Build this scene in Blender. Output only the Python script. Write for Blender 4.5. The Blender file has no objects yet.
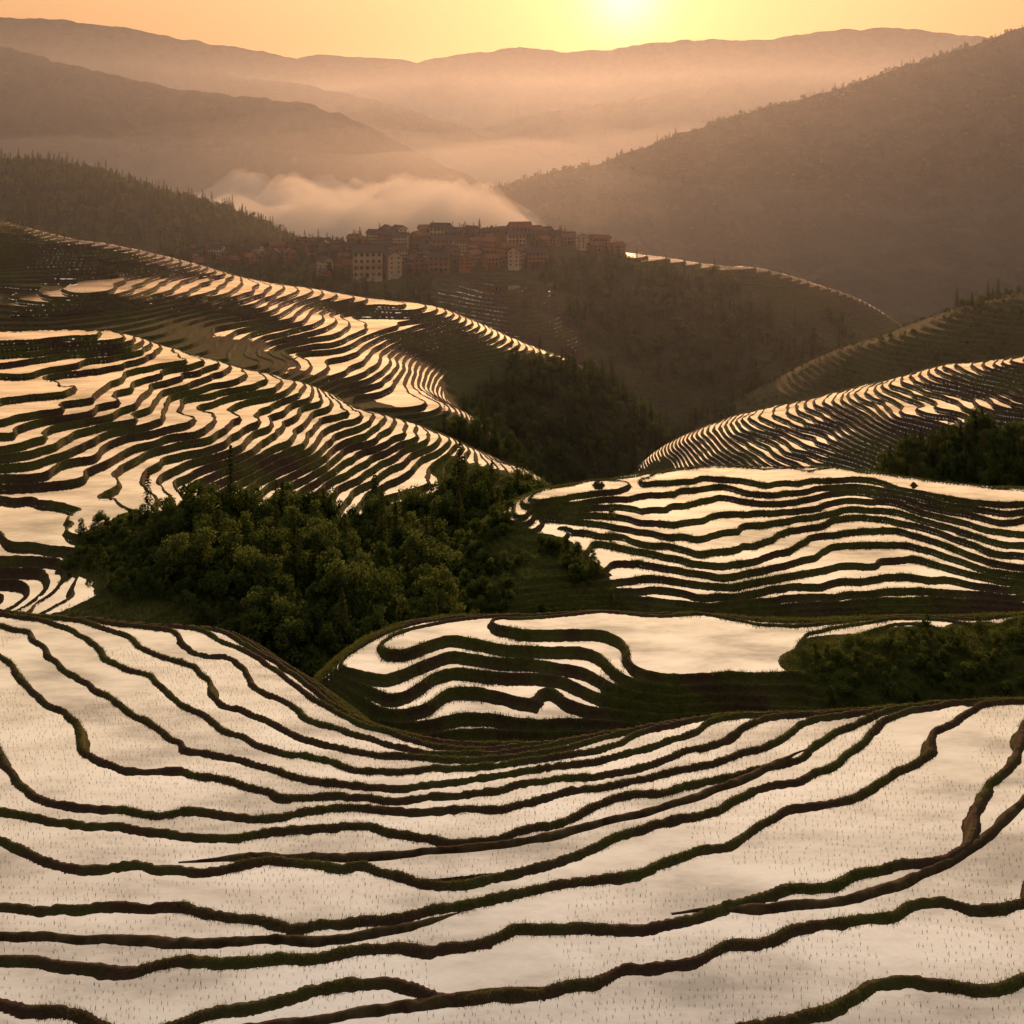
import bpy, math, numpy as np, time
from mathutils import Vector
rs=np.random.RandomState(7)
scene=bpy.context.scene
scene.view_settings.view_transform='Standard'; scene.view_settings.look='None'
scene.view_settings.exposure=0; scene.view_settings.gamma=1
# ---------------------------------------------------------------- noise
TAB=rs.rand(8,256,256).astype(np.float64)*2-1
def vn(x,y,s=0):
    xi=np.floor(x).astype(np.int64); yi=np.floor(y).astype(np.int64)
    fx=x-xi; fy=y-yi
    fx=fx*fx*fx*(fx*(fx*6-15)+10); fy=fy*fy*fy*(fy*(fy*6-15)+10)
    t=TAB[s%8]; x0=xi&255; x1=(xi+1)&255; y0=yi&255; y1=(yi+1)&255
    return (t[x0,y0]*(1-fx)+t[x1,y0]*fx)*(1-fy)+(t[x0,y1]*(1-fx)+t[x1,y1]*fx)*fy
def fbm(x,y,o=4,s=0):
    a=1.0; r=0; 
    for i in range(o):
        r=r+a*vn(x*2**i+17.3*i+s*5.1,y*2**i-9.7*i+s*3.3,s+i); a*=.5
    return r/1.6
def ridged(x,y,o=4,s=0):
    a=1.0;r=0
    for i in range(o):
        r=r+a*(1-2*np.abs(vn(x*2**i+17.3*i,y*2**i-9.7*i,s+i))); a*=.5
    return r/1.9
def sstep(a,b,x):
    t=np.clip((x-a)/(b-a),0,1); return t*t*(3-2*t)
# ---------------------------------------------------------------- thin plate terrain interpolation
class TPS:
    def __init__(s,P,V,lam=1e-4):
        P=np.array(P,float); V=np.array(V,float)
        s.c=P.mean(0); s.k=1/np.abs(P-s.c).max(); Q=(P-s.c)*s.k; s.Q=Q; n=len(Q)
        d2=((Q[:,None]-Q[None])**2).sum(2)+1e-12
        K=.5*d2*np.log(d2)+lam*np.eye(n)
        A=np.zeros((n+3,n+3)); A[:n,:n]=K; A[:n,n]=1; A[:n,n+1:]=Q; A[n,:n]=1; A[n+1:,:n]=Q.T
        b=np.zeros((n+3,V.shape[1])); b[:n]=V
        s.w=np.linalg.solve(A,b)
    def __call__(s,x,y):
        x=(x-s.c[0])*s.k; y=(y-s.c[1])*s.k; n=len(s.Q)
        out=np.zeros((x.size,s.w.shape[1])); X=x.ravel();Y=y.ravel()
        for i in range(0,X.size,60000):
            a=X[i:i+60000];b=Y[i:i+60000]
            d2=(a[:,None]-s.Q[None,:,0])**2+(b[:,None]-s.Q[None,:,1])**2+1e-12
            out[i:i+60000]=(.5*d2*np.log(d2))@s.w[:n]+s.w[n]+a[:,None]*s.w[n+1]+b[:,None]*s.w[n+2]
        return out.reshape(x.shape+(s.w.shape[1],))
# survey notes -> metres: (bearing tick, dip tick, range in m); origin at the viewpoint on the hilltop
def P(px,row,y): return ((px-512)/1000*y,y,-(row-150)/1000*y)
HILLS=[]
class Hill:
    def __init__(s,name,pts,step,off,wb,r,bh,namp,nlen,lam,seed,wn=.35,rng=None):
        s.name=name;s.step=step;s.off=off;s.wb=wb;s.r=r;s.bh=bh;s.namp=namp;s.nlen=nlen;s.seed=seed;s.wn=wn;s.rng=rng
        pts=np.array(pts,float)
        s.t=TPS(pts[:,:2],pts[:,2:5],lam); HILLS.append(s)
    def field(s,x,y):
        o=s.t(x,y)
        n=fbm(x/s.nlen,y/s.nlen,3,s.seed)
        n2=fbm(x/(s.nlen*.25)+5,y/(s.nlen*.25),2,s.seed+2)
        h=o[...,0]+n*s.namp+n2*s.namp*.18
        return h,o[...,1],np.clip(o[...,2],0,1)
    def height(s,x,y,g=None):
        h,m,t=s.field(x,y)
        if g is None:
            e=s.wb*.5
            h1=s.field(x+e,y)[0];h2=s.field(x,y+e)[0]
            g=np.sqrt((h1-h)**2+(h2-h)**2)/e
        wd=s.step/np.maximum(g,.02)
        T=(h-s.off)/s.step
        k=np.round(T); d=(T-k)*wd
        wb=np.minimum(s.wb,.28*wd); r=np.minimum(s.r,.3*wd)
        z=np.where(d>=0,k*s.step,(k-1)*s.step)
        q=np.clip(1+d/r,0,1)
        z=np.where((d<0),(k-1)*s.step+q*(s.step+s.bh),z)
        z=np.where((d>=0),k*s.step+s.bh*(1-sstep(.55,1.05,d/wb)),z)
        onb=((d>-r)&(d<wb))
        z=z+np.where(onb,fbm(x/(s.wb*1.2),y/(s.wb*1.2),2,3)*s.bh*.35,0)
        z=z+s.off
        rough=(fbm(x/(s.wb*5),y/(s.wb*5),3,4))*s.wb*1.2
        bl=sstep(.25,.6,t)
        z=z*(1-bl)+(h+rough)*bl
        kk=np.where(d>=0,k,k-1)
        wm=m+s.wn*vn(x/(s.nlen*.8)+kk*7.31,y/(s.nlen*.8)+kk*3.17,5)
        wm=np.where(t>.45,0,wm)
        return z,T,wd,wm,t,d,kk
# ---------------------------------------------------------------- node helpers
class N:
    def __init__(s,nt): s.nt=nt; nt.nodes.clear()
    def n(s,t,**kw):
        x=s.nt.nodes.new(t)
        for k,v in kw.items(): setattr(x,k,v)
        return x
    def l(s,a,b): s.nt.links.new(a,b)
    def m(s,op,a,b=None,c=None,clamp=False):
        x=s.n('ShaderNodeMath',operation=op); x.use_clamp=clamp
        for i,v in enumerate((a,b,c)):
            if v is None: continue
            if isinstance(v,(int,float)): x.inputs[i].default_value=v
            else: s.l(v,x.inputs[i])
        return x.outputs[0]
    def noise(s,scale,detail=3,vec=None,rough=.55):
        x=s.n('ShaderNodeTexNoise'); x.inputs['Scale'].default_value=scale; x.inputs['Detail'].default_value=detail; x.inputs['Roughness'].default_value=rough
        if vec is not None: s.l(vec,x.inputs['Vector'])
        return x.outputs['Fac']
    def ramp(s,fac,stops):
        x=s.n('ShaderNodeValToRGB'); s.l(fac,x.inputs[0]); e=x.color_ramp.elements
        while len(e)<len(stops): e.new(.5)
        for el,(p,c) in zip(e,stops): el.position=p; el.color=(*c,1)
        return x.outputs[0]
    def mix(s,f,a,b):
        x=s.n('ShaderNodeMix',data_type='RGBA')
        for i,v in ((0,f),(6,a),(7,b)):
            if isinstance(v,(int,float)): x.inputs[i].default_value=v
            elif isinstance(v,tuple): x.inputs[i].default_value=(*v,1)
            else: s.l(v,x.inputs[i])
        return x.outputs[2]
def newmat(name):
    m=bpy.data.materials.new(name); m.use_nodes=True; return m,N(m.node_tree)
def terrain_mat(name,wb,r,sc,soilA,soilB,green,ripple,gth=.46,flatchk=False):
    m,n=newmat(name)
    geo=n.n('ShaderNodeNewGeometry'); pos=geo.outputs['Position']
    def at(a):
        x=n.n('ShaderNodeAttribute'); x.attribute_name=a; return x.outputs['Fac']
    T=at('T');wd=at('wd');wm=at('wm');tf=at('tree')
    nz=n.noise(1.2/wb*.5,3,pos); nz2=n.noise(.12/wb,3,pos)
    d=n.m('MULTIPLY',n.m('SUBTRACT',T,n.m('ROUND',T)),wd)
    w=n.m('MINIMUM',wb,n.m('MULTIPLY',wd,.28)); w=n.m('MULTIPLY',w,n.m('ADD',n.m('ADD',n.m('MULTIPLY',nz,.8),.35),n.m('MULTIPLY',n.m('SUBTRACT',nz2,.38,clamp=True),2.4)))
    rr=n.m('MULTIPLY',n.m('MINIMUM',r,n.m('MULTIPLY',wd,.3)),n.m('ADD',n.m('MULTIPLY',nz,.5),1.0))
    a=n.m('GREATER_THAN',d,w); b=n.m('LESS_THAN',d,n.m('MULTIPLY',rr,-1))
    flat=n.m('ADD',a,b,clamp=True)
    if flatchk:
        tn=n.n('ShaderNodeSeparateXYZ'); n.l(geo.outputs['True Normal'],tn.inputs[0])
        flat=n.m('MULTIPLY',flat,n.m('GREATER_THAN',tn.outputs[2],.985))
    nw=n.noise(.5/wb*.3,4,pos)
    wat=n.m('MULTIPLY',flat,n.m('GREATER_THAN',n.m('ADD',wm,n.m('MULTIPLY',n.m('SUBTRACT',nw,.5),.25)),.5))
    n1=n.noise(.25*sc,5,pos); n2=n.noise(3*sc,4,pos,.7)
    soil=n.mix(n2,soilA,soilB)
    gf=n.m('MULTIPLY',n.m('SUBTRACT',n1,gth),8,clamp=True)
    gr=n.mix(n2,tuple(c*.45 for c in green),tuple(c*1.5 for c in green))
    dry=n.m('SUBTRACT',1.0,n.m('MULTIPLY',n.m('SUBTRACT',wm,.25),2.5,clamp=True))
    land=n.mix(n.m('MAXIMUM',n.m('MULTIPLY',gf,.75),n.m('MULTIPLY',dry,n.m('MULTIPLY',n1,1.6,clamp=True))),soil,gr)
    land=n.mix(n.m('MULTIPLY',tf,.6),land,(.028,.036,.014))
    pb=n.n('ShaderNodeBsdfPrincipled'); n.l(land,pb.inputs['Base Color']); pb.inputs['Roughness'].default_value=.95
    pb.inputs['Specular IOR Level'].default_value=.15
    bp=n.n('ShaderNodeBump'); bp.inputs['Strength'].default_value=.9; bp.inputs['Distance'].default_value=.35/sc
    n.l(n.noise(2.2*sc,6,pos,.7),bp.inputs['Height']); n.l(bp.outputs[0],pb.inputs['Normal'])
    up=n.n('ShaderNodeCombineXYZ'); up.inputs[2].default_value=1
    wb2=n.n('ShaderNodeBump'); wb2.inputs['Strength'].default_value=ripple; wb2.inputs['Distance'].default_value=.05
    n.l(n.noise(3.0,3,pos),wb2.inputs['Height']); n.l(up.outputs[0],wb2.inputs['Normal'])
    gl=n.n('ShaderNodeBsdfGlossy'); gl.inputs['Roughness'].default_value=.03
    mp=n.n('ShaderNodeMapping'); mp.inputs['Scale'].default_value=(.45,1.3,1); n.l(pos,mp.inputs[0])
    nbig=n.noise(.30*sc,6,mp.outputs[0],.62)
    gc=n.ramp(nbig,[(.33,(.52,.50,.47)),(.5,(.86,.83,.79)),(.62,(1,.985,.96))]); n.l(gc,gl.inputs['Color'])
    n.l(wb2.outputs[0],gl.inputs['Normal'])
    df=n.n('ShaderNodeBsdfDiffuse'); df.inputs['Color'].default_value=(.10,.075,.055,1)
    mw=n.n('ShaderNodeMixShader')
    fr=n.n('ShaderNodeFresnel'); fr.inputs['IOR'].default_value=1.33; n.l(wb2.outputs[0],fr.inputs['Normal'])
    n.l(n.m('ADD',n.m('MULTIPLY',fr.outputs[0],.6),.80,clamp=True),mw.inputs[0]); n.l(df.outputs[0],mw.inputs[1]); n.l(gl.outputs[0],mw.inputs[2])
    ms=n.n('ShaderNodeMixShader'); n.l(wat,ms.inputs[0]); n.l(pb.outputs[0],ms.inputs[1]); n.l(mw.outputs[0],ms.inputs[2])
    o=n.n('ShaderNodeOutputMaterial'); n.l(ms.outputs[0],o.inputs[0])
    return m
def raw_mesh(name,co,f,mats,smooth=True,midx=None,attrs={}):
    co=np.asarray(co,np.float32); f=np.asarray(f,np.int32); w=f.shape[1]
    me=bpy.data.meshes.new(name); me.vertices.add(len(co)); me.vertices.foreach_set('co',co.ravel())
    nf=len(f); me.loops.add(nf*w); me.loops.foreach_set('vertex_index',f.ravel())
    me.polygons.add(nf); me.polygons.foreach_set('loop_start',np.arange(nf,dtype=np.int32)*w)
    me.polygons.foreach_set('use_smooth',np.full(nf,smooth,bool))
    for m in mats: me.materials.append(m)
    if midx is not None: me.polygons.foreach_set('material_index',np.asarray(midx,np.int32))
    for k,v in attrs.items():
        a=me.attributes.new(k,'FLOAT','POINT'); a.data.foreach_set('value',v.ravel().astype(np.float32))
    me.update(calc_edges=True); return me
def link(name,me,parent=None):
    o=bpy.data.objects.new(name,me); scene.collection.objects.link(o)
    if parent: o.parent=parent
    return o
def grid_obj(name,X,Y,Z,attrs,mat):
    ny,nu=X.shape
    co=np.stack([X.ravel(),Y.ravel(),Z.ravel()],1)
    i=(np.arange(ny-1)[:,None]*nu+np.arange(nu-1)[None]).ravel()
    f=np.stack([i,i+1,i+nu+1,i+nu],1)
    return link(name,raw_mesh(name,co,f,[mat],True,None,attrs))
def fan(hill,u0,u1,nu,y0,y1,ny,mat):
    hill.rng=(u0,u1,y0,y1)
    u=np.linspace(u0,u1,nu); y=np.exp(np.linspace(math.log(y0),math.log(y1),ny))
    U,Y=np.meshgrid(u,y); X=U*Y
    h=hill.field(X,Y)[0]
    hu=np.gradient(h,u,axis=1); hy=np.gradient(h,y,axis=0)
    gx=hu/Y; gy=hy-U/Y*hu; g=np.sqrt(gx**2+gy**2)
    z,T,wd,wm,t,d,kk=hill.height(X,Y,g=g)
    return grid_obj(hill.name,X,Y,z,{'T':T,'wd':wd,'wm':wm,'tree':t},mat)
def conv(L): return [P(a,b,c)+(m,t) for a,b,c,m,t in L]
def drop(L,lst,m=0,t=.6):
    for a,y,z in lst: L.append(((a-512)/1000*y,y,z,m,t))
# ---------------------------------------------------------------- foreground terraces, contour by contour
LN=[
[(0,1060),(200,1070),(400,1045),(600,1045),(800,1010),(1024,965)],
[(0,1000),(80,1010),(200,1012),(320,995),(450,985),(600,985),(700,965),(800,930),(900,905),(1024,860)],
[(0,957),(150,958),(300,958),(400,950),(500,935),(600,925),(700,905),(780,888),(860,872),(930,845),(985,800),(1005,765),(1024,730)],
[(0,900),(100,908),(200,915),(300,918),(400,915),(480,900),(560,880),(640,868),(720,850),(800,820),(870,790),(920,750),(950,718),(985,702)],
[(0,847),(150,858),(300,870),(380,880),(440,880),(520,862),(600,845),(700,815),(780,785),(850,742),(885,716)],
[(0,806),(100,824),(200,830),(330,832),(450,826),(550,815),(640,800),(720,778),(800,748),(850,722)],
[(0,765),(60,795),(150,808),(260,814),(380,812),(500,800),(600,785),(700,762),(760,742),(820,718)],
[(35,690),(80,725),(130,755),(200,778),(300,794),(400,796),(500,786),(600,770),(680,748),(760,720)],
[(60,660),(120,710),(200,750),(300,775),(400,782),(500,774),(600,757),(700,730)],
[(100,645),(160,692),(230,732),(320,759),(420,768),(520,762),(620,744),(700,720)],
[(150,645),(210,690),(280,727),(360,753),(440,760),(540,752),(640,732)],
[(200,648),(250,685),(310,722),(380,746),(450,753),(540,746),(600,737)],
[(250,650),(290,675),(330,706),(390,735),(450,746),(500,745)],
]
G=[]
for k,L in enumerate(LN):
    z=-24.4-.6*k
    for a,b in L:
        y=-z*1000/(b-150); G.append(((a-512)/1000*y,y,z,1,0))
for a,y,z in [(300,66,-34.5),(340,64,-35),(400,61,-36.5),(500,60,-36.8),(600,60,-36.8),(700,61,-37),(850,60,-37),(1024,60,-36.8),(1150,60,-36.6),
              (250,69,-34),(150,70,-33.5),(50,70,-33),(-80,70,-32),(300,76,-44),(500,70,-46),(700,70,-46),(900,70,-46),(1100,70,-46),(100,80,-42),(-80,80,-40)]:
    G.append(((a-512)/1000*y,y,z,.9,0))
for a,b,y in [(1024,700,47.5),(1100,700,47)]: G.append(P(a,b,y)+(1,0))
hG=Hill('terraced_rice_field',G,.6,-24.4,.28,.28,.15,.24,6,1e-6,1,.08)
# ---------------------------------------------------------------- middle hill
E=conv([(380,718,66.5,1,0),(430,735,65.3,1,0),(520,742,65,1,0),(600,735,65.4,1,0),(700,715,66.5,1,0),(800,702,67,.9,0),
(350,690,69.5,1,0),(450,692,69.3,1,0),(550,690,69.5,1,0),(560,665,71.5,1,0),(600,645,73.6,.8,0),(450,655,73,1,0),
(340,665,71.6,1,0),(370,655,72.5,1,0),(400,640,74.2,1,0),(500,618,77.2,1,0),(600,612,78,1,0),(650,665,69.9,1,0),(700,668,69.5,1,0),(760,668,69.5,1,0),(700,615,77.4,1,0),(640,640,73.5,1,0),(760,640,73.5,1,0),
(700,640,73.5,1,0),(700,652,71.75,1,0),(740,654,71.5,1,0),(665,652,71.75,1,0),(690,627,75.5,1,0),(740,627,75.5,1,0),
(620,700,67.6,.2,0),(680,695,67.5,.2,0),(540,712,67,1,0),
(820,622,77,1,0),(790,660,70.5,.2,.3),(830,690,67.5,0,.5),(880,645,71.6,0,.5),(950,645,71.5,0,.5),(1000,632,74,0,.4),(920,615,78,1,0),(1024,614,79,1,0),(850,702,66.5,0,.5),(1000,700,66.5,0,.5),(1100,690,67,0,.5),(1100,620,77,0,0)])
for a in (400,500,600,700,800,900,1024,1130):
    drop(E,[(a,84,-40.5)],.6,0); drop(E,[(a,95,-52)],.3,.3); drop(E,[(a,60,-42)],.5,0)
drop(E,[(300,70,-41),(270,80,-46),(250,66,-43)],.2,.7)
hE=Hill('middle_terraced_hill',E,.34,-36.17,.26,.22,.12,.08,5,2e-5,2,.1)
# ---------------------------------------------------------------- curved hill
cols=[540,600,660,720,780,840,900,960,1024,1110]
DL=[[500,490,484,482,480,480,488,498,502,500],[505,500,497,497,492,488,494,506,512,508],[510,510,511,513,506,498,502,515,524,518],[515,521,526,530,521,510,512,526,537,530],
[0,532,541,546,536,523,524,538,550,543],[0,543,555,561,551,537,537,550,562,555],[0,0,569,575,565,552,551,562,573,566],[0,0,582,588,579,568,566,574,583,578],[0,0,595,600,593,585,581,586,592,589],[0,0,606,611,607,602,598,599,604,603]]
D=[]
for k,row in enumerate(DL):
    z=-44.3-.36*k
    for c,rw in zip(cols,row):
        if rw: y=-z*1000/(rw-150); D.append(((c-512)/1000*y,y,z,1,0))
for c,rw in [(560,492),(600,484),(660,474),(720,469),(780,469),(840,472),(900,480),(960,490),(1024,494),(1110,494)]:
    y=44120/(rw-150); D.append(((c-512)/1000*y,y,-44.12,1,0)); D.append(((c-512)/1000*(y+12),y+12,-49,.5,0)); D.append(((c-512)/1000*(y+35),y+35,-66,0,.3))
D+=conv([(525,512,123.5,.9,0),(560,550,114.5,0,.1),(500,540,118,0,.1),(520,560,113,0,.1),(480,580,110.5,0,.2),(570,600,105.3,0,.1),(540,605,104.5,0,.1),(470,620,102.5,0,.3)])
for a in (540,650,760,880,1000,1130): drop(D,[(a,97,-53.5)],.3,.2)
drop(D,[(380,110,-60),(425,110,-53),(430,124,-52),(420,99,-54),(470,128,-49)],0,.9)
hD=Hill('curved_terraced_hill',D,.30,-44.27,.26,.22,.13,.30,10,2e-5,3,.10)
# ---------------------------------------------------------------- left hill + gully
B=conv([(0,600,104,.9,0),(0,550,112,.9,0),(0,500,124,1,0),(0,450,138,1,0),(0,400,158,1,0),(0,350,190,1,0),(0,332,205,1,0),(100,330,206,1,0),(130,335,202,1,0),
(-120,600,104,.5,0),(-120,500,124,1,0),(-120,400,158,1,0),(-120,330,205,1,0),
(90,560,106,.2,.4),(100,500,124,1,0),(100,450,142,1,0),(100,400,162,1,0),(100,350,192,1,0),(60,590,100,.9,0),
(200,490,136,.9,0),(200,450,148,1,0),(200,400,172,1,0),(200,360,196,.8,0),
(300,500,140,1,0),(300,450,156,1,0),(300,410,174,.6,0),(300,382,192,1,0),
(400,508,146,1,0),(400,470,158,1,0),(400,440,170,1,0),(400,420,182,1,0),
(450,470,164,.2,.1),(450,439,178,1,0),(500,490,162,0,.3),(500,464,176,.9,0),(550,485,174,.6,0),(480,540,140,0,.7),(540,510,158,0,.7),(460,500,150,0,.6),
(300,530,130,0,1),(400,535,136,0,1),(450,580,118,0,1),(400,600,112,0,1),(300,600,106,0,1),(200,560,110,0,.65),(150,525,116,0,.45),(220,525,122,0,.6),(420,525,142,0,.9),
(120,620,92,0,.0),(200,635,92,0,.1),(60,640,88,0,.4),(300,655,92,0,1),(380,655,95,0,1),(450,635,99,0,1),(250,600,100,0,.6),(150,590,98,0,.35)])
drop(B,[(-120,240,-52),(0,240,-55),(130,235,-58),(250,230,-64),(380,218,-70),(480,210,-76),(570,200,-80),(-100,280,-75),(200,270,-90),(400,250,-100),(560,235,-105),(620,170,-75),(560,140,-66),
            (0,76,-47),(150,80,-50),(300,80,-52),(420,85,-54),(-120,80,-47)],.2,.7)
hB=Hill('left_terraced_hill',B,.52,-37.5,.34,.28,.15,1.0,18,4e-4,4,.2)
# ---------------------------------------------------------------- upper left hill
A=conv([(0,222,470,0,.5),(60,238,470,.9,0),(140,250,460,1,0),(200,265,450,1,0),(260,280,440,1,0),(330,290,430,1,0),(400,301,420,1,0),(450,313,415,1,0),(500,333,405,1,0),(550,353,400,1,0),(577,364,398,.8,.1),
(620,395,380,0,1),(665,435,370,0,1),(-100,200,470,0,.8),
(0,300,345,.5,.1),(0,260,400,.3,.1),(100,290,350,.8,0),(100,322,320,.4,.1),(200,310,350,.4,.1),(180,280,400,.8,0),(280,312,365,1,0),(330,340,335,1,0),(380,362,320,1,0),(440,402,290,1,0),(460,412,285,.8,0),(400,330,370,.9,0),(360,315,390,1,0),
(300,355,320,.5,.1),(350,400,285,.4,.1),(250,370,285,.3,.1),(450,355,360,.5,.1),(500,382,350,0,.7),(550,402,345,0,1),(600,450,335,0,1),(560,480,320,0,1),(500,440,315,0,1),(500,455,275,0,1),(475,430,277,0,.7),(450,462,262,0,.8),(400,440,262,0,.4),(0,340,300,.4,.1),(-100,300,350,0,.3)])
drop(A,[(-100,560,-95),(0,550,-95),(150,540,-100),(300,520,-108),(450,490,-115),(580,450,-125),(680,420,-135),(720,370,-135),(0,235,-80),(200,235,-88),(400,225,-98),(560,250,-125),(660,300,-130)],.1,.6)
hA=Hill('upper_terraced_hill',A,.85,-40,.55,.45,.22,1.3,45,4e-4,5,.2)
# ---------------------------------------------------------------- right hills
C=conv([(650,458,330,.9,0),(700,432,330,1,0),(760,412,330,1,0),(830,393,330,1,0),(900,377,330,1,0),(960,364,330,1,0),(1024,357,330,1,0),(1120,350,330,1,0),
(700,462,303,1,0),(760,442,300,1,0),(800,468,278,1,0),(830,430,298,1,0),(865,468,268,.5,0),(900,420,285,1,0),(950,442,268,.2,.6),(960,400,295,1,0),(1024,392,290,1,0),(1024,425,270,.7,.2),
(900,475,255,0,.9),(1000,470,250,0,1),(940,490,245,0,1),(1024,490,240,0,1),(1120,460,250,0,1),(650,480,315,0,.3)])
drop(C,[(620,360,-125),(720,390,-125),(850,390,-120),(1000,390,-115),(1120,390,-110),(650,240,-108),(800,220,-100),(950,215,-96),(1100,215,-96),(600,320,-118)])
hC=Hill('right_terraced_hill',C,.72,-68,.5,.4,.2,1.6,30,2e-4,6,.15)
C1=conv([(700,420,455,0,.6),(760,387,470,0,.3),(800,366,470,0,.3),(850,346,470,0,.3),(900,328,470,0,.3),(960,308,470,0,.45),(1024,293,470,0,.4),(1120,270,470,0,.3),
(700,440,435,0,.8),(800,402,430,0,.4),(900,372,420,0,.3),(1024,342,420,0,.3),(660,455,430,0,1),(1120,330,420,0,.3)])
drop(C1,[(620,480,-160),(750,540,-150),(900,560,-140),(1100,560,-130),(640,370,-142),(800,370,-128),(950,370,-118),(1100,370,-108)],0,.5)
hC1=Hill('grassy_hill',C1,1.6,-70,1.0,.8,.2,2.5,50,1e-4,7,.1)
# ---------------------------------------------------------------- village hill
V=conv([(180,252,770,0,.8),(250,250,750,0,.6),(330,247,730,0,.5),(400,240,720,0,.45),(480,236,720,0,.45),(560,241,710,0,.45),(620,251,700,.7,.2),(650,255,692,1,0),(700,263,690,1,0),(760,269,680,1,0),(820,286,660,.8,.1),(870,306,640,.7,.2),(905,328,630,0,.4),
(200,275,690,0,.8),(300,277,665,0,.6),(400,277,650,0,.5),(500,275,640,.2,.4),(600,280,630,0,.8),(480,290,590,1,0),(530,300,575,1,0),(545,318,550,1,0),(520,335,530,.9,0),(600,305,598,0,1),(650,300,600,0,1),(620,350,560,0,1),(720,292,625,.1,.6),
(750,320,600,0,.6),(820,330,600,0,.45),(700,380,540,0,.7),(640,390,530,.4,.1),(690,405,525,.3,.2),(880,345,600,0,.5),(660,440,500,0,.5),(760,380,540,0,.7),(820,400,530,0,.7),
(400,305,598,0,.6),(440,330,560,0,.7),(300,305,605,0,.6),(200,310,600,0,.6)])
drop(V,[(100,900,-160),(250,880,-150),(400,850,-140),(550,850,-140),(700,820,-160),(850,780,-175),(960,700,-175),(950,560,-160),(100,700,-110),(200,500,-130),(400,500,-140),(560,480,-150),(800,470,-165)])
hV=Hill('village_hill',V,1.5,-60,1.2,.9,.35,2.2,70,1e-4,2,.2)
W=conv([(-120,150,1200,0,1),(0,170,1150,0,1),(60,174,1150,0,1),(110,181,1120,0,1),(150,193,1100,0,1),(200,208,1080,0,1),(250,225,1050,0,1),(285,243,1020,0,1),(330,262,1000,0,1),
(-120,230,850,0,1),(0,235,850,0,1),(100,247,860,0,1),(200,262,870,0,1),(290,275,880,0,1)])
drop(W,[(-120,1400,-120),(100,1400,-150),(300,1350,-200),(400,1000,-190),(380,850,-160),(-120,740,-110),(50,740,-115),(200,740,-125)],0,1)
hW=Hill('forested_hill',W,2.0,-60,1.5,1.1,.4,5,90,1e-4,3,.2)
sA=(.032,.020,.012);sB=(.095,.062,.040)
mG=terrain_mat('flooded_terrace_ground',.28,.28,1.0,sA,sB,(.064,.078,.017),.10,.47,True)
mE=terrain_mat('terrace_ground_E',.26,.22,1.0,sA,sB,(.082,.098,.018),.10,.42,True)
mD=terrain_mat('terrace_ground_D',.26,.22,.6,sA,sB,(.082,.098,.018),.12,.42)
mB=terrain_mat('terrace_ground_B',.34,.28,.5,sA,sB,(.080,.092,.018),.12,.42)
mA=terrain_mat('terrace_ground_A',.55,.45,.25,sA,sB,(.074,.082,.020),.12)
mC=terrain_mat('terrace_ground_C',.5,.4,.3,sA,sB,(.080,.086,.020),.12,.43)
mV=terrain_mat('terrace_ground_V',1.2,.9,.15,sA,sB,(.074,.078,.020),.12)
fan(hG,-.72,.72,1500,17,82,640,mG)
fan(hE,-.36,.72,900,60,100,440,mE)
fan(hD,-.2,.72,900,94,178,560,mD)
fan(hB,-.72,.16,900,74,270,820,mB)
fan(hA,-.72,.24,900,228,560,660,mA)
fan(hC,.08,.72,700,212,390,460,mC)
fan(hC1,.1,.72,400,370,560,240,mV)
fan(hV,-.42,.52,900,470,880,500,mV)
fan(hW,-.72,.0,500,740,1400,250,mV)
# ---------------------------------------------------------------- far ground + mountains
def simple_mat(name,c1,c2,scale,rough=.95,bd=0):
    m,n=newmat(name); geo=n.n('ShaderNodeNewGeometry'); f=n.noise(scale,6,geo.outputs['Position'],.65)
    c=n.ramp(f,[(.35,c1),(.65,c2)]); p=n.n('ShaderNodeBsdfPrincipled'); n.l(c,p.inputs['Base Color']); p.inputs['Roughness'].default_value=rough; p.inputs['Specular IOR Level'].default_value=.1
    if bd:
        b=n.n('ShaderNodeBump'); b.inputs['Distance'].default_value=bd; b.inputs['Strength'].default_value=1; n.l(n.noise(scale*3,5,geo.outputs['Position'],.7),b.inputs['Height']); n.l(b.outputs[0],p.inputs['Normal'])
    o=n.n('ShaderNodeOutputMaterial'); n.l(p.outputs[0],o.inputs[0]); return m
mMount=simple_mat('mountain_forest',(.018,.024,.014),(.060,.056,.034),.02,.95,10)
y=np.exp(np.linspace(math.log(15),math.log(60000),240)); u=np.linspace(-1.6,1.6,200); U,Y=np.meshgrid(u,y); X=U*Y
Z=np.interp(Y,[15,60,90,150,260,500,900,2000,60000],[-60,-62,-70,-90,-125,-170,-210,-300,-700])+fbm(X/60,Y/60,3,1)*3
grid_obj('valley_ground',X,Y,Z,{},mMount)
def mountain(name,prof,yc,front,back,base,nu,ny,spur,amp,seed,mat=mMount,u0=-.95,u1=.95):
    prof=np.array(prof,float); pu=(prof[:,0]-512)/1000; pz=(150-prof[:,1])/1000*yc
    u=np.linspace(max(u0,pu[0]),min(u1,pu[-1]),nu); yy=np.linspace(yc-front,yc+back,ny)
    U,Y=np.meshgrid(u,yy); X=U*yc
    zc=np.interp(U,pu,pz)
    t=np.where(Y<yc,(yc-Y)/front,(Y-yc)/back)
    warp=fbm(X/spur/1.5,Y/spur/1.5,3,seed+1)*spur*.5
    r=ridged((X+warp)/spur,(Y*.45+warp)/spur,4,seed)
    Z=zc*(1-t**.85)+base*t**.85+ (r-.35)*amp*np.minimum(t*3.2,1)*(1-t*.5)
    Z+= fbm(X/(spur*.12),Y/(spur*.12),4,seed+3)*amp*.07
    grid_obj(name,X,Y,Z,{},mat); return X,Y,Z
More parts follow.
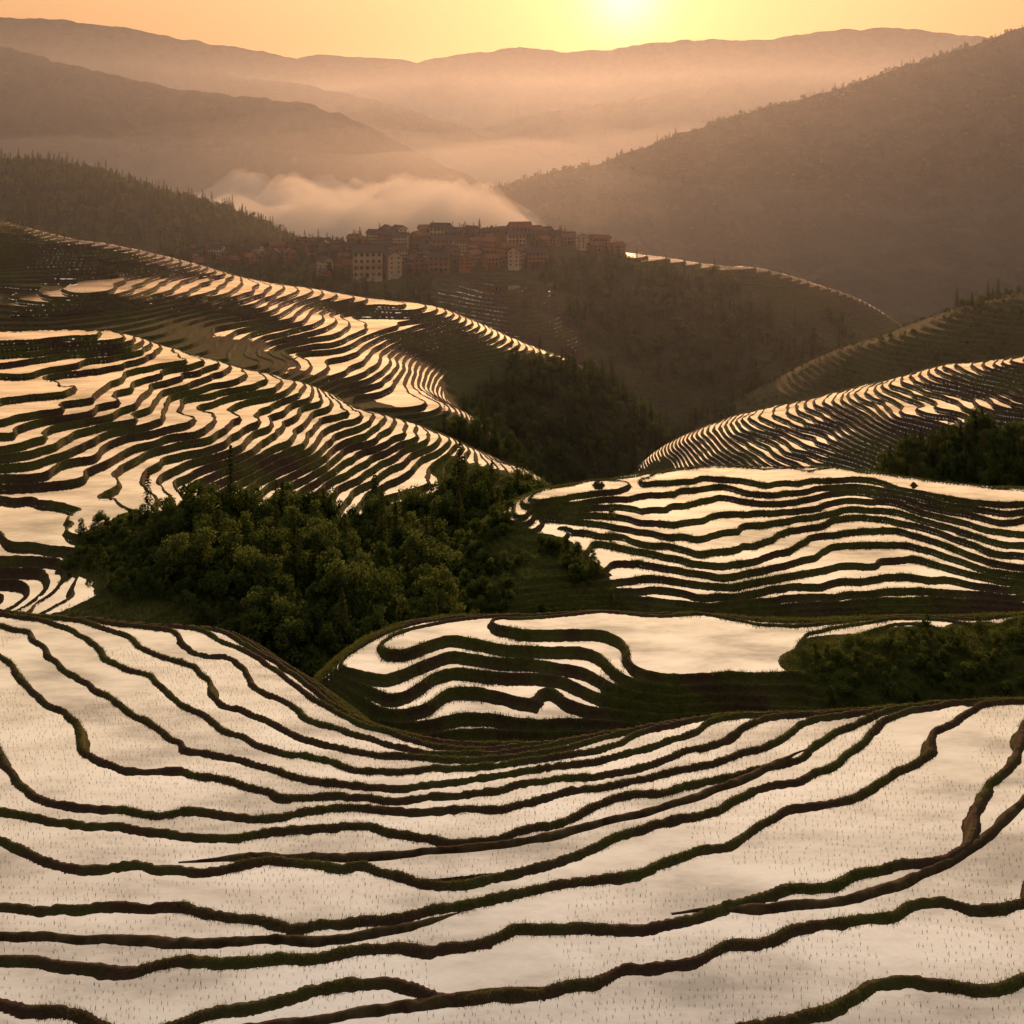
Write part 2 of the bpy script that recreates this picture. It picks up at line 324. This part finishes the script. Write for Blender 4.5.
mountain('mountain_ridge',[(-400,45),(-100,10),(0,15),(60,18),(130,27),(200,40),(270,52),(330,62),(385,66),(450,55),(520,45),(560,50),(600,48),(650,42),(700,38),(760,38),(830,28),(900,26),(960,33),(1024,40),(1400,60)],6500,1300,1500,-360,700,120,800,190,1)
mountain('mountain_ridge',[(100,90),(200,75),(290,56),(320,50),(350,53),(400,55),(430,62),(520,80),(700,90)],9500,1500,1500,-400,300,60,900,120,2)
mountain('mountain_ridge',[(300,190),(400,165),(480,132),(520,116),(560,108),(620,100),(700,85),(780,75),(860,68),(950,60),(1300,50)],4200,1100,1000,-330,500,120,560,140,3)
mountain('mountain_ridge',[(-400,10),(-100,10),(0,24),(60,30),(110,42),(170,55),(230,73),(290,80),(350,92),(400,105),(430,115),(470,128),(500,145),(545,162),(620,190),(700,220)],3800,900,900,-300,600,160,460,130,4)
mountain('mountain_ridge',[(-400,20),(-100,30),(0,44),(60,60),(120,75),(180,88),(240,94),(300,100),(340,113),(380,130),(410,148),(450,168),(520,200),(600,240)],2350,750,600,-250,600,200,310,95,5)
RC=mountain('mountain_slope',[(300,280),(400,235),(440,215),(480,195),(520,180),(560,170),(600,163),(660,140),(720,120),(780,104),(850,85),(920,60),(970,45),(1024,28),(1400,-20)],1750,700,800,-205,900,400,270,75,6)
# ---------------------------------------------------------------- trees
def leafmat(name,c1,c2):
    m,n=newmat(name); geo=n.n('ShaderNodeNewGeometry'); oi=n.n('ShaderNodeObjectInfo')
    f=n.noise(1.3,3,geo.outputs['Position']); f=n.m('ADD',n.m('MULTIPLY',f,.6),n.m('MULTIPLY',oi.outputs['Random'],.45))
    c=n.ramp(f,[(.25,c1),(.75,c2)])
    d=n.n('ShaderNodeBsdfDiffuse'); n.l(c,d.inputs[0]); t=n.n('ShaderNodeBsdfTranslucent'); n.l(c,t.inputs[0])
    x=n.n('ShaderNodeMixShader'); x.inputs[0].default_value=.5; n.l(d.outputs[0],x.inputs[1]); n.l(t.outputs[0],x.inputs[2])
    o=n.n('ShaderNodeOutputMaterial'); n.l(x.outputs[0],o.inputs[0]); return m
mLeaf=leafmat('foliage',(.045,.075,.018),(.125,.165,.045))
mCon=leafmat('conifer_foliage',(.028,.045,.016),(.085,.100,.032))
mBark=simple_mat('bark',(.03,.02,.014),(.07,.05,.035),4)
mGrass=leafmat('grass',(.050,.072,.015),(.125,.160,.036))
mRice=leafmat('rice_shoots',(.035,.048,.016),(.07,.085,.035))
def tube(p0,p1,r0,r1,n=6):
    p0=np.array(p0);p1=np.array(p1); a=np.linspace(0,2*np.pi,n,endpoint=False)
    d=p1-p0; d=d/np.linalg.norm(d); e=np.cross(d,[.3,.9,.1]); e/=np.linalg.norm(e); f=np.cross(d,e)
    c=np.concatenate([p0+r0*(np.cos(a)[:,None]*e+np.sin(a)[:,None]*f),p1+r1*(np.cos(a)[:,None]*e+np.sin(a)[:,None]*f)])
    q=[(i,(i+1)%n,n+(i+1)%n,n+i) for i in range(n)]
    return c,np.array(q)
def quads(cen,nrm,size,r):
    n=len(cen); a=r.randn(n,3); nrm=nrm/np.linalg.norm(nrm,axis=1,keepdims=True)
    e=np.cross(nrm,a); e/=np.linalg.norm(e,axis=1,keepdims=True); f=np.cross(nrm,e)
    s=size[:,None]; asp=(.45+.5*r.rand(n))[:,None]
    v=np.stack([cen-e*s, cen-f*s*asp+e*s*.2, cen+e*s, cen+f*s*asp-e*s*.1],1).reshape(-1,3)
    return v,np.arange(n*4).reshape(n,4)
def assemble(name,parts,mats):
    V=[];F=[];M=[];o=0
    for v,f,m in parts: V.append(v);F.append(f+o);M.append(np.full(len(f),m));o+=len(v)
    return raw_mesh(name,np.concatenate(V),np.concatenate(F),mats,False,np.concatenate(M))
def broadleaf(seed,H=6,R=2.3,nl=9,per=130):
    r=np.random.RandomState(seed); parts=[]
    top=np.array([r.randn()*.3,r.randn()*.3,H*.62]); parts.append((*tube((0,0,-1),(top*.6),.16,.11),0)); parts.append((*tube(top*.6,top,.11,.05),0))
    for i in range(nl):
        a=2*np.pi*(i/nl+r.rand()*.15); rr=R*(.25+.55*r.rand()); h=H*(.32+.55*r.rand())
        if i==0: rr=0.2;h=H*.86
        c=np.array([math.cos(a)*rr,math.sin(a)*rr,h]); parts.append((*tube(top*(.35+.4*r.rand()),c,.06,.02,4),0))
        lr=R*(.32+.25*r.rand())
        d=r.randn(per,3); d/=np.linalg.norm(d,axis=1,keepdims=True)
        rad=lr*(.55+.5*r.rand(per))[:,None]*np.array([1,1,.8]); cen=c+d*rad
        v,f=quads(cen,d+r.randn(per,3)*.6,.10+.16*r.rand(per)*R/2.3,r); parts.append((v,f,1))
    return assemble('broadleaf_mesh',parts,[mBark,mLeaf])
def conifer(seed,H=9,R=1.7):
    r=np.random.RandomState(seed); parts=[(*tube((0,0,-1),(0,0,H*.97),.17,.02),0)]
    C=[];D=[];S=[]
    for k in range(17):
        t=k/16; z=H*(.12+.86*t); rr=R*(1-t)**.8*(.75+.4*r.rand())+.12; nb=int(10-5*t)
        for j in range(nb):
            a=2*np.pi*(j+r.rand()*.8)/nb; L=rr*(.7+.4*r.rand())
            for q in np.linspace(.25,1,5):
                C.append([math.cos(a)*L*q,math.sin(a)*L*q,z-.35*L*q*q+r.randn()*.06]); D.append([math.cos(a)*.5+r.randn()*.4,math.sin(a)*.5+r.randn()*.4,1]); S.append(.16+.12*r.rand())
    v,f=quads(np.array(C),np.array(D),np.array(S),r); parts.append((v,f,1))
    return assemble('conifer_mesh',parts,[mBark,mCon])
BL=[broadleaf(11),broadleaf(12,5,2.6,10),broadleaf(13,7,2.0,9),broadleaf(14,3.2,2.2,8)]
CO=[conifer(21),conifer(22,10,1.5),conifer(23,8,2.0)]
def empty(name):
    e=bpy.data.objects.new(name,None); scene.collection.objects.link(e); return e
def surf(x,y,skip=None):
    best=np.full(x.shape,-1e9)
    for h in HILLS:
        u=x/y; u0,u1,y0,y1=h.rng
        ok=(u>u0)&(u<u1)&(y>y0)&(y<y1)
        if h is skip or not ok.any(): continue
        z=h.field(x[ok],y[ok])[0]; best[ok]=np.maximum(best[ok],z)
    return best
def forest(name,h,n,u0,u1,y0,y1,s0,s1,pc,seed,thr=.5,zz=-.2,SET=None,part='tree'):
    r=np.random.RandomState(seed); u=u0+(u1-u0)*r.rand(n); y=np.sqrt(y0**2+(y1**2-y0**2)*r.rand(n)); x=u*y
    z,m,t=h.field(x,y); keep=(t+.25*fbm(x/(h.nlen*.3),y/(h.nlen*.3),2,6)>thr)
    keep&= surf(x,y,h)<z+.5
    e=empty(name)
    for X,Y,Z in zip(x[keep],y[keep],z[keep]):
        L=SET or (CO if r.rand()<pc else BL)
        o=bpy.data.objects.new(part,L[r.randint(len(L))]); scene.collection.objects.link(o); o.parent=e
        s=s0+(s1-s0)*r.rand()**1.5; o.location=(X,Y,Z+zz*s); o.scale=(s*(.85+.3*r.rand()),s*(.85+.3*r.rand()),s*(.85+.35*r.rand())); o.rotation_euler=(0,0,r.rand()*6.28)
forest('gully_forest',hB,3000,-.5,.1,84,165,.35,.9,.10,1,.52)
forest('spur_forest',hA,6500,-.6,.2,250,400,.45,.95,.3,2,.6)
forest('village_forest',hV,6000,-.36,.46,480,790,.8,1.5,.35,3,.5)
forest('forested_hill_trees',hW,4200,-.62,-.12,800,1180,1.0,2.0,.4,4,.4)
forest('right_forest',hC,2600,.3,.66,235,300,.5,.9,.35,5,.5)
forest('ridge_trees',hC1,900,.12,.66,400,480,.5,1.0,.4,6,.5)
forest('shrubs',hE,480,.24,.62,64,76,.08,.22,0,7,.40,-.3,BL,'shrub')
forest('shrubs',hB,1600,-.46,-.2,86,122,.08,.26,0,10,.26,-.3,BL,'shrub')
forest('shrubs',hD,900,-.06,.1,100,126,.12,.32,0,8,.14,-.3,BL,'shrub')
forest('shrubs',hC1,1500,.12,.66,400,480,.15,.4,0,9,.25,-.3,BL,'shrub')
def single(name,me,x,y,s,z=None):
    if z is None: z=float(surf(np.array([x]),np.array([y]))[0])
    o=link(name,me); o.location=(x,y,z-.2); o.scale=(s,s,s); return o
single('conifer_tree',CO[1],(148-512)/1000*118,118,.62)
single('conifer_tree',CO[0],(957-512)/1000*468,468,1.1)
single('conifer_tree',CO[2],(972-512)/1000*468,468,.8)
e=empty('mountain_forest_trees'); r=np.random.RandomState(9); Xc,Yc,Zc=RC
for i in range(4500):
    a=r.randint(90,275) if i>1500 else r.randint(180,198); b=r.randint(60,720)
    o=bpy.data.objects.new('tree',(BL+CO+BL)[r.randint(11)]); scene.collection.objects.link(o); o.parent=e
    s=.8+.9*r.rand()**2; o.location=(Xc[a,b],Yc[a,b],Zc[a,b]-1); o.scale=(s*1.3,s*1.3,s); o.rotation_euler=(0,0,r.rand()*6)
# ---------------------------------------------------------------- grass / rice
def blades(name,pts,hmin,hmax,wid,nb,mat,seed,spread):
    r=np.random.RandomState(seed); n=len(pts)*nb; p=np.repeat(pts,nb,0)+np.concatenate([r.randn(n,2)*spread,np.zeros((n,1))],1)
    a=r.rand(n)*6.28; h=hmin+(hmax-hmin)*r.rand(n); e=np.stack([np.cos(a),np.sin(a),0*a],1)*wid; l=r.randn(n,3)*.28*h[:,None]; l[:,2]=h
    v=np.stack([p-e,p+e,p+l],1).reshape(-1,3); me=raw_mesh(name,v,np.arange(n*3).reshape(n,3),[mat],False)
    return link(name,me)
r=np.random.RandomState(5)
yy=np.arange(25,62,.27); P0=[]
for yv in yy:
    xs=np.arange(-.6*yv,.6*yv,.22); P0.append(np.stack([xs+r.randn(len(xs))*.035,yv+r.randn(len(xs))*.03+.35*np.sin(xs*.25)+.02*xs],1))
P0=np.concatenate(P0); z,T,wd,wm,t,d,kk=hG.height(P0[:,0],P0[:,1])
keep=((d>.5)|(d<-.5))&(r.rand(len(d))<.8)&(fbm(P0[:,0]/5,P0[:,1]/5,2,2)>-.3)
pts=np.concatenate([P0[keep],z[keep][:,None]-.02],1)
blades('rice_shoots',pts,.05,.15,.008,3,mRice,3,.018)
def tufts(name,h,n,u0,u1,y0,y1,hh,wid,nb,seed,cond,spread):
    r=np.random.RandomState(seed); u=u0+(u1-u0)*r.rand(n); y=np.sqrt(y0**2+(y1**2-y0**2)*r.rand(n)); x=u*y
    z,T,wd,wm,t,d,kk=h.height(x,y); k=cond(x,y,d,wm,t,h)
    k&= surf(x,y,h)<z+.6
    blades(name,np.stack([x[k],y[k],z[k]-.03],1),hh*.5,hh,wid,nb,mGrass,seed,spread)
onb=lambda thr:(lambda x,y,d,wm,t,h:(d>-h.r*1.1)&(d<h.wb*.9)&(fbm(x/3,y/3,2,2)>thr))
tufts('bund_grass',hG,340000,-.62,.62,24,66,.12,.010,4,11,onb(-.04),.05)
land=lambda x,y,d,wm,t,h:((wm<.45)|((d>-h.r*1.1)&(d<h.wb*.8)&(fbm(x/4,y/4,2,2)>-.1)))
tufts('hill_grass',hE,80000,-.25,.62,63,84,.22,.02,5,12,land,.12)
tufts('hill_grass',hD,90000,-.1,.62,98,140,.22,.03,5,13,land,.15)
tufts('hill_grass',hB,80000,-.6,.1,84,200,.4,.035,5,14,lambda x,y,d,wm,t,h:(wm<.45),.2)
mBund=simple_mat('bund_soil',sA,(.085,.070,.035),1.5,.95,.05)
def dike(z,pl):
    p=np.array([((a-512)/1000*(-z*1000/(b-150)),-z*1000/(b-150)) for a,b in pl])
    s=np.r_[0,np.cumsum(np.hypot(*np.diff(p,axis=0).T))]; q=np.arange(0,s[-1],.1)
    x=np.interp(q,s,p[:,0]); y=np.interp(q,s,p[:,1])
    kx=np.ones(25)/25; x=np.convolve(np.pad(x,12,'edge'),kx,'valid'); y=np.convolve(np.pad(y,12,'edge'),kx,'valid')
    y=y+.12*fbm(x/2,y/2,3,1)
    tx=np.gradient(x);ty=np.gradient(y);L=np.maximum(np.hypot(tx,ty),1e-6); nx=-ty/L;nyy=tx/L
    endt=sstep(0,3.5,q)*sstep(0,3.5,s[-1]-q)
    sec=np.linspace(-1,1,9); w=.19*(1+.5*fbm(x/1.1,y/1.1,2,5))*(.25+.75*endt)
    X=x[:,None]+nx[:,None]*w[:,None]*sec; Y=y[:,None]+nyy[:,None]*w[:,None]*sec
    Z=z-.03+(.17*(1-np.abs(sec)**2.5))[None]*(1+.3*fbm(X/.3,Y/.3,2,2))*(.1+.9*endt)[:,None]
    grid_obj('field_dike',X,Y,Z,{},mBund)
dike(-26.2,[(-80,934),(60,938),(180,943),(300,941),(380,934),(430,924),(480,903)])
dike(-25.6,[(1060,752),(1035,790),(985,840),(930,872),(860,898),(790,908),(720,908),(660,914)])
dike(-26.8,[(170,862),(260,858),(380,856),(480,848),(560,834),(660,808),(740,781),(815,744)])
dike(-25.0,[(-60,1032),(100,1040),(250,1030),(380,1012),(480,995),(560,984)])
# ---------------------------------------------------------------- village
mWood=simple_mat('timber_wall',(.12,.065,.038),(.24,.13,.075),.8)
mWood2=simple_mat('timber_wall_red',(.20,.085,.042),(.32,.14,.07),.8)
mPl=simple_mat('plaster_wall',(.40,.32,.25),(.52,.43,.35),.5)
mRoof=simple_mat('tile_roof',(.030,.027,.028),(.07,.06,.06),1.5)
mRoofR=simple_mat('tile_roof_brown',(.13,.055,.035),(.20,.09,.055),1.5)
mWin=simple_mat('window_glass',(.012,.012,.014),(.03,.03,.035),1,.2)
mTrim=simple_mat('timber_trim',(.28,.19,.12),(.40,.29,.20),1)
def bx(x0,x1,y0,y1,z0,z1):
    v=np.array([(x,y,z) for x in (x0,x1) for y in (y0,y1) for z in (z0,z1)],float)
    return v,np.array([(0,1,3,2),(4,6,7,5),(0,4,5,1),(2,3,7,6),(0,2,6,4),(1,5,7,3)])
def house(wd_,dp,fl,wall,roof,seed):
    r=np.random.RandomState(seed); fh=2.9; H=fl*fh; parts=[(*bx(-wd_/2,wd_/2,-dp/2,dp/2,-4,H),0)]
    rh=dp*.32; ov=.9
    for s in (-1,1):
        v=np.array([(-wd_/2-ov,0,H+rh),(wd_/2+ov,0,H+rh),(wd_/2+ov,s*(dp/2+ov),H-.35),(-wd_/2-ov,s*(dp/2+ov),H-.35)],float)
        v=np.concatenate([v,v+np.array([0,0,.28])]); parts.append((v,np.array([(0,1,2,3),(4,7,6,5),(0,4,5,1),(1,5,6,2),(2,6,7,3),(3,7,4,0)]),1))
    for s in (-1,1):
        x=s*wd_/2; parts.append((np.array([(x,-dp/2,H),(x,dp/2,H),(x,0.01,H+rh),(x,-0.01,H+rh)],float),np.array([(0,1,2,3)]),0))
    parts.append((*bx(-wd_/2-.6,wd_/2+.6,-.2,.2,H+rh+.2,H+rh+.5),1))
    nb=max(3,int(wd_/2.6)); bw=wd_/nb
    for f in range(fl):
        for i in range(nb):
            cx=-wd_/2+bw*(i+.5); z0=f*fh+.9
            if f==0 and i==nb//2:
                parts.append((*bx(cx-.6,cx+.6,-dp/2-.06,-dp/2-.01,0,2.2),2)); continue
            parts.append((*bx(cx-.75,cx+.75,-dp/2-.05,-dp/2-.01,z0-.12,z0+1.42),3))
            parts.append((*bx(cx-.62,cx+.62,-dp/2-.09,-dp/2-.055,z0,z0+1.3),2))
        for s in (-1,1):
            for q in (-.25,.25):
                parts.append((*bx(s*(wd_/2+.03)-.03,s*(wd_/2+.03)+.03,q*dp-.55,q*dp+.55,f*fh+1,f*fh+2.2),2))
        if f>0 and r.rand()<.7:
            parts.append((*bx(-wd_/2,wd_/2,-dp/2-1.1,-dp/2-.1,f*fh-.15,f*fh),3))
            parts.append((*bx(-wd_/2,wd_/2,-dp/2-1.1,-dp/2-1.02,f*fh+.75,f*fh+.85),3))
            for i in range(nb+1): parts.append((*bx(-wd_/2+i*bw-.08,-wd_/2+i*bw+.08,-dp/2-1.1,-dp/2-.98,f*fh-2.7,f*fh+.75),3))
    return assemble('timber_house_mesh',parts,[wall,roof,mWin,mTrim])
HS=[house(11,8,3,mWood,mRoof,1),house(14,9,3,mWood2,mRoof,2),house(10,8,2,mWood,mRoofR,3),house(13,9,4,mPl,mRoof,4),house(13,9,3,mWood2,mRoofR,5),house(9,8,3,mWood,mRoof,6),house(12,8,2,mWood2,mRoofR,7)]
r=np.random.RandomState(33); placed=[]
def try_house(px,y,idx,s,rot):
    x=(px-512)/1000*y
    for a,b in placed:
        if (a-x)**2+((b-y)*.8)**2<(9.5*s+2)**2: return False
    z=float(hV.field(np.array([x]),np.array([y]))[0][0]); placed.append((x,y))
    o=link('timber_house',HS[idx]); o.location=(x,y,z+.3); o.scale=(s,s,s); o.rotation_euler=(0,0,rot); return True
try_house(368,655,3,1.45,.1); try_house(440,650,0,1.15,-.1); try_house(520,700,4,1.1,.2)
n=0
for i in range(1600):
    c=r.rand()
    if c<.8: px=np.clip(465+80*r.randn(),325,618); y=648+72*r.rand()
    else: px=195+130*r.rand(); y=690+55*r.rand()
    if px>540 and y<680: continue
    s=.68+.4*r.rand()
    if px>555 or px<330: s*=.75
    if try_house(px,y,r.randint(7),s,r.randn()*.7): n+=1
    if n>110: break
# ---------------------------------------------------------------- world
sd=Vector((.113,1,.157)).normalized()
w=bpy.data.worlds.new('World'); scene.world=w; w.use_nodes=True; n=N(w.node_tree)
sky=n.n('ShaderNodeTexSky',sky_type='NISHITA'); sky.sun_disc=False; sky.sun_elevation=math.asin(sd.z); sky.sun_rotation=math.atan2(sd.x,sd.y); sky.dust_density=3; sky.air_density=1.5
tc=n.n('ShaderNodeTexCoord'); sp=n.n('ShaderNodeSeparateXYZ'); n.l(tc.outputs['Generated'],sp.inputs[0])
dp=n.n('ShaderNodeVectorMath',operation='DOT_PRODUCT'); n.l(tc.outputs['Generated'],dp.inputs[0]); dp.inputs[1].default_value=sd
dot=dp.outputs['Value']
base=n.ramp(sp.outputs[2],[(0,(.50,.24,.14)),(.10,(.70,.31,.11)),(.20,(1.0,.56,.25)),(.36,(1.0,.72,.44)),(.52,(.98,.75,.54)),(.68,(.68,.56,.46)),(1,(.44,.44,.50))])
az=n.m('ADD',n.m('MULTIPLY',n.m('POWER',n.m('ADD',n.m('MULTIPLY',dot,.5),.5),1.5),.82),.32)
def vs(c,f):
    x=n.n('ShaderNodeVectorMath',operation='SCALE')
    if isinstance(c,tuple): x.inputs[0].default_value=c
    else: n.l(c,x.inputs[0])
    if isinstance(f,(int,float)): x.inputs['Scale'].default_value=f
    else: n.l(f,x.inputs['Scale'])
    return x.outputs[0]
def va(a,b):
    x=n.n('ShaderNodeVectorMath',operation='ADD'); n.l(a,x.inputs[0]); n.l(b,x.inputs[1]); return x.outputs[0]
dpos=n.m('MAXIMUM',dot,0.0)
c=vs(base,az)
c=va(c,vs((1.0,.47,.15),n.m('MULTIPLY',n.m('POWER',dpos,60.0),.18)))
c=va(c,vs((1.0,.58,.20),n.m('MULTIPLY',n.m('POWER',dpos,400.0),.45)))
c=va(c,vs((1.0,.80,.45),n.m('MULTIPLY',n.m('POWER',dpos,1600.0),1.1)))
bg1=n.n('ShaderNodeBackground'); n.l(c,bg1.inputs[0]); bg1.inputs[1].default_value=.95
bg2=n.n('ShaderNodeBackground'); n.l(sky.outputs[0],bg2.inputs[0]); bg2.inputs[1].default_value=.008
ad=n.n('ShaderNodeAddShader'); n.l(bg1.outputs[0],ad.inputs[0]); n.l(bg2.outputs[0],ad.inputs[1])
o=n.n('ShaderNodeOutputWorld'); n.l(ad.outputs[0],o.inputs[0])
sl=bpy.data.lights.new('sun','SUN'); sl.energy=5; sl.angle=math.radians(.6); sl.color=(1,.50,.24)
so=bpy.data.objects.new('sun',sl); scene.collection.objects.link(so); so.rotation_euler=sd.to_track_quat('Z','Y').to_euler()
# ---------------------------------------------------------------- haze and fog
def volmat(name,dens,col,g):
    m,n=newmat(name); v=n.n('ShaderNodeVolumeScatter'); v.inputs['Color'].default_value=(*col,1); v.inputs['Density'].default_value=dens; v.inputs['Anisotropy'].default_value=g
    o=n.n('ShaderNodeOutputMaterial'); n.l(v.outputs[0],o.inputs['Volume']); return m
def box(name,x0,x1,y0,y1,z0,z1,mat):
    v,f=bx(x0,x1,y0,y1,z0,z1); return link(name,raw_mesh(name,v,f,[mat],False))
def fogbody(name,X,Y,top,zb,mat):
    ny,nx=X.shape; bot=np.full_like(top,zb); o2=nx*ny
    co=np.concatenate([np.stack([X.ravel(),Y.ravel(),top.ravel()],1),np.stack([X.ravel(),Y.ravel(),bot.ravel()],1)])
    i=(np.arange(ny-1)[:,None]*nx+np.arange(nx-1)[None]).ravel(); f1=np.stack([i,i+1,i+nx+1,i+nx],1); f2=np.stack([i,i+nx,i+nx+1,i+1],1)+o2
    def strip(ids):
        p=ids[:-1];q=ids[1:]; return np.stack([p,p+o2,q+o2,q],1)
    f=np.concatenate([f1,f2,strip(np.arange(nx)),strip((np.arange(nx)+(ny-1)*nx)[::-1]),strip((np.arange(ny)*nx)[::-1]),strip(np.arange(ny)*nx+nx-1)])
    link(name,raw_mesh(name,co,f,[mat],True))
box('morning_haze',-9000,9000,235,11000,-700,300,volmat('haze',1.2e-4,(.78,.84,1.0),.55))
a,b=np.meshgrid(np.linspace(-1,1,160),np.linspace(0,1,160)); Y=1180+8000*b**1.3; X=a*(1300+6500*b)
rise=sstep(0,.12,b)
fogbody('valley_mist',X,Y,-70+rise*(70+75*fbm(X/700,Y/500,3,6)+30*fbm(X/200,Y/200,2,2)),-650,volmat('mist',3.0e-4,(.90,.91,1.0),.45))
a,b=np.meshgrid(np.linspace(-1,1,150),np.linspace(-1,1,150)); X=-265+a*340+b*-70; Y=1700+b*640
edge=sstep(0,.5,1-np.abs(a))*sstep(0,.25,1-np.abs(b))
fogbody('valley_fog',X,Y,-124+edge*(42+34*np.abs(fbm(X/110,Y/130,4,2))*2+28*fbm(X/350,Y/400,2,4)),-300,volmat('fog',.009,(.99,.97,.96),.25))
# ---------------------------------------------------------------- camera
cam=bpy.data.cameras.new('camera'); cam.lens=36*1000/1024; cam.sensor_width=36; cam.shift_y=-362/1024; cam.clip_start=.5; cam.clip_end=90000
co=bpy.data.objects.new('camera',cam); scene.collection.objects.link(co); co.rotation_euler=(math.radians(90),0,0); scene.camera=co
